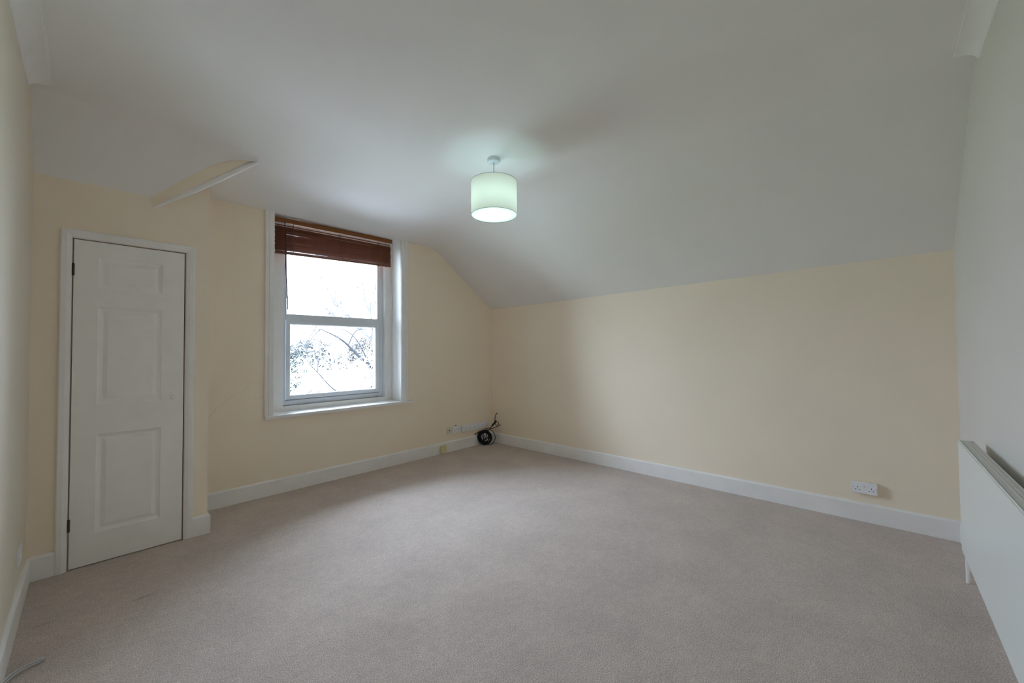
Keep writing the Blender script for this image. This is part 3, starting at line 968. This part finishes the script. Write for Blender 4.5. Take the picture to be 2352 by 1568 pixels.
def grow(bm, p, d, length, r, depth, rnd, seg=5, droop=0.0, ratio=.72, nchild=3, spread=.75):
    pts = [p.copy()]
    n = 5
    dd = d.copy()
    for i in range(n):
        dd = (dd + Vector((rnd.uniform(-1, 1), rnd.uniform(-1, 1), rnd.uniform(-1, 1))) * .16 + Vector((0, 0, -droop))).normalized()
        pts.append(pts[-1] + dd * length / n)
    tube(bm, pts, r, seg if depth > 1 else 4, r * .55)
    if depth <= 0: return
    for k in range(nchild + (1 if depth > 2 else 0)):
        t = rnd.uniform(.3, 1.0)
        q = pts[int(t * n)]
        nd = (dd + Vector((rnd.uniform(-1, 1), rnd.uniform(-1, 1), rnd.uniform(-.7, 1))) * spread).normalized()
        grow(bm, q, nd, length * ratio * rnd.uniform(.8, 1.15), r * .52, depth - 1, rnd, seg, droop, ratio, nchild, spread)

def tree(loc, m, seed, label, base_len, r, depth, lean=(0, 0), trunk_h=2.5, mtw=None, crown=(.25, 1), droop=0.02, spread=.75):
    root = tag(empty('bare_tree', loc), label, 'tree')
    rnd = random.Random(seed)
    bm = bmesh.new()
    topp = Vector((lean[0], lean[1], trunk_h))
    tube(bm, spline([(0, 0, 0), (lean[0] * .2 + .05, lean[1] * .3, trunk_h * .5), topp], 5), r, 9, r * .7)
    obj('trunk', bm, m, root, smooth=True, angle=80)
    bm = bmesh.new()
    for k in range(6):
        a = 2 * PI * k / 6 + rnd.uniform(-.3, .3)
        d = Vector((math.cos(a), math.sin(a), rnd.uniform(*crown))).normalized()
        grow(bm, topp - Vector((0, 0, rnd.uniform(0, .4))), d, base_len, r * .45, depth, rnd, 5, droop, spread=spread)
    obj('branches', bm, mtw or m, root)
    return root
tree((4.6, 11.0, -3.1), BARKP, 5, 'pale leafless tree, nearest one seen through the lower pane', 1.15, .12, 4, (-.2, -.3), 3.9, crown=(-.3, .6))
tree((6.9, 12.2, -3.1), BARKP, 9, 'pale leafless tree at the right side of the lower pane', 1.1, .10, 3, (-.3, 0), 3.8, crown=(-.2, .8))
BARKM = mat('grey_lilac_bark', (0.068, 0.064, 0.071), 0.9, 0.2, 40, 0.2, 6)
tree((10.2, 17.8, -3.1), BARKM, 21, 'tall greyish leafless tree whose thin twigs show against the sky', 2.5, .12, 4, (-1.0, 0), 5.2, crown=(.5, 1.6), droop=-.02, spread=.6)
# two thick dark boughs of the nearer dark tree
db = tag(empty('dark_tree', (6.2, 9.3, -3.1)), 'dark-barked tree with thick leaning boughs crossing the lower pane', 'tree')
bm = bmesh.new()
tube(bm, spline([(0, 0, 0), (-.3, .1, 2.0), (-1.0, .25, 3.75), (-1.55, .35, 4.35), (-1.95, .4, 4.75), (-2.4, .5, 5.0)], 5), .085, 8, .012)
obj('main_bough', bm, BARKD, db, smooth=True, angle=80)
bm = bmesh.new()
tube(bm, spline([(-.75, .2, 3.15), (-1.6, .1, 3.25), (-2.3, -.1, 3.55), (-2.75, -.2, 4.0)], 5), .032, 7, .01)
tube(bm, spline([(-1.2, .3, 4.0), (-1.6, .6, 4.9), (-2.3, .9, 5.15)], 5), .022, 6, .006)
tube(bm, spline([(-1.8, .38, 4.6), (-1.5, .5, 5.0), (-.9, .6, 5.05)], 5), .02, 6, .008)
obj('side_bough', bm, BARKD, db, smooth=True, angle=80)
rnd = random.Random(31)
bm = bmesh.new()
for (px_, py_, pz_) in ((-1.95, .4, 4.75), (-1.3, .3, 4.1), (-2.4, .5, 5.0), (-1.6, .1, 3.25), (-.9, .6, 5.05), (-2.3, .9, 5.15), (-2.75, -.2, 4.0), (-1.0, .25, 3.75), (-1.7, .4, 4.5)):
    for q in range(2):
        d = Vector((rnd.uniform(-1, .6), rnd.uniform(-.4, .5), rnd.uniform(-.5, .6))).normalized()
        grow(bm, Vector((px_, py_, pz_)), d, .75, .013, 2, rnd, 4, .02, .7, 3, .8)
obj('twigs', bm, mat('grey_twig_bark', (0.015, 0.014, 0.017), 0.9, 0, 1, .3, 8), db)

def bush(loc, sx, sy, sz, n, m, seed, label, leaf=.07, group='shrubs in the garden beyond the trees'):
    rnd = random.Random(seed)
    root = tag(empty('evergreen_shrub', loc), label, 'shrub', group)
    bm = bmesh.new()
    for i in range(n):
        a, b_, r = rnd.uniform(0, 2 * PI), rnd.uniform(-1, 1), rnd.uniform(.55, 1) ** .5
        c = math.sqrt(1 - b_ * b_)
        p = Vector((sx * r * c * math.cos(a), sy * r * c * math.sin(a), sz * (1 + r * b_)))
        u = Vector((rnd.uniform(-1, 1), rnd.uniform(-1, 1), rnd.uniform(-1, 1))).normalized()
        v = u.orthogonal().normalized()
        l = leaf * rnd.uniform(.6, 1.5)
        vs = [bm.verts.new(p + q) for q in (-u * l, v * l * .4, u * l, -v * l * .4)]
        bm.faces.new(vs)
    obj('foliage', bm, m, root)
    bm = bmesh.new()
    for k in range(5):
        a = 2 * PI * k / 5
        tube(bm, spline([(0, 0, 0), (.2 * sx * math.cos(a), .2 * sy * math.sin(a), sz * .8), (.6 * sx * math.cos(a), .6 * sy * math.sin(a), sz * 1.6)], 4), .03, 5, .008)
    obj('stems', bm, BARKD, root)
    return root
bush((7.9, 21.6, -3.1), 2.1, 1.1, 2.6, 13000, GREEN, 1, 'dark green shrub behind the white roof, left of centre in the pane')
bush((11.4, 22.6, -3.1), 1.45, 1.0, 2.75, 9000, GRASS2, 2, 'tan and olive shrub behind the right half of the white roof', group='shrubs in the garden beyond the trees')
bush((4.3, 11.6, -3.1), .55, .5, 1.75, 1200, GREEN, 3, 'small dark shrub at the lower left of the pane, before the white roof')
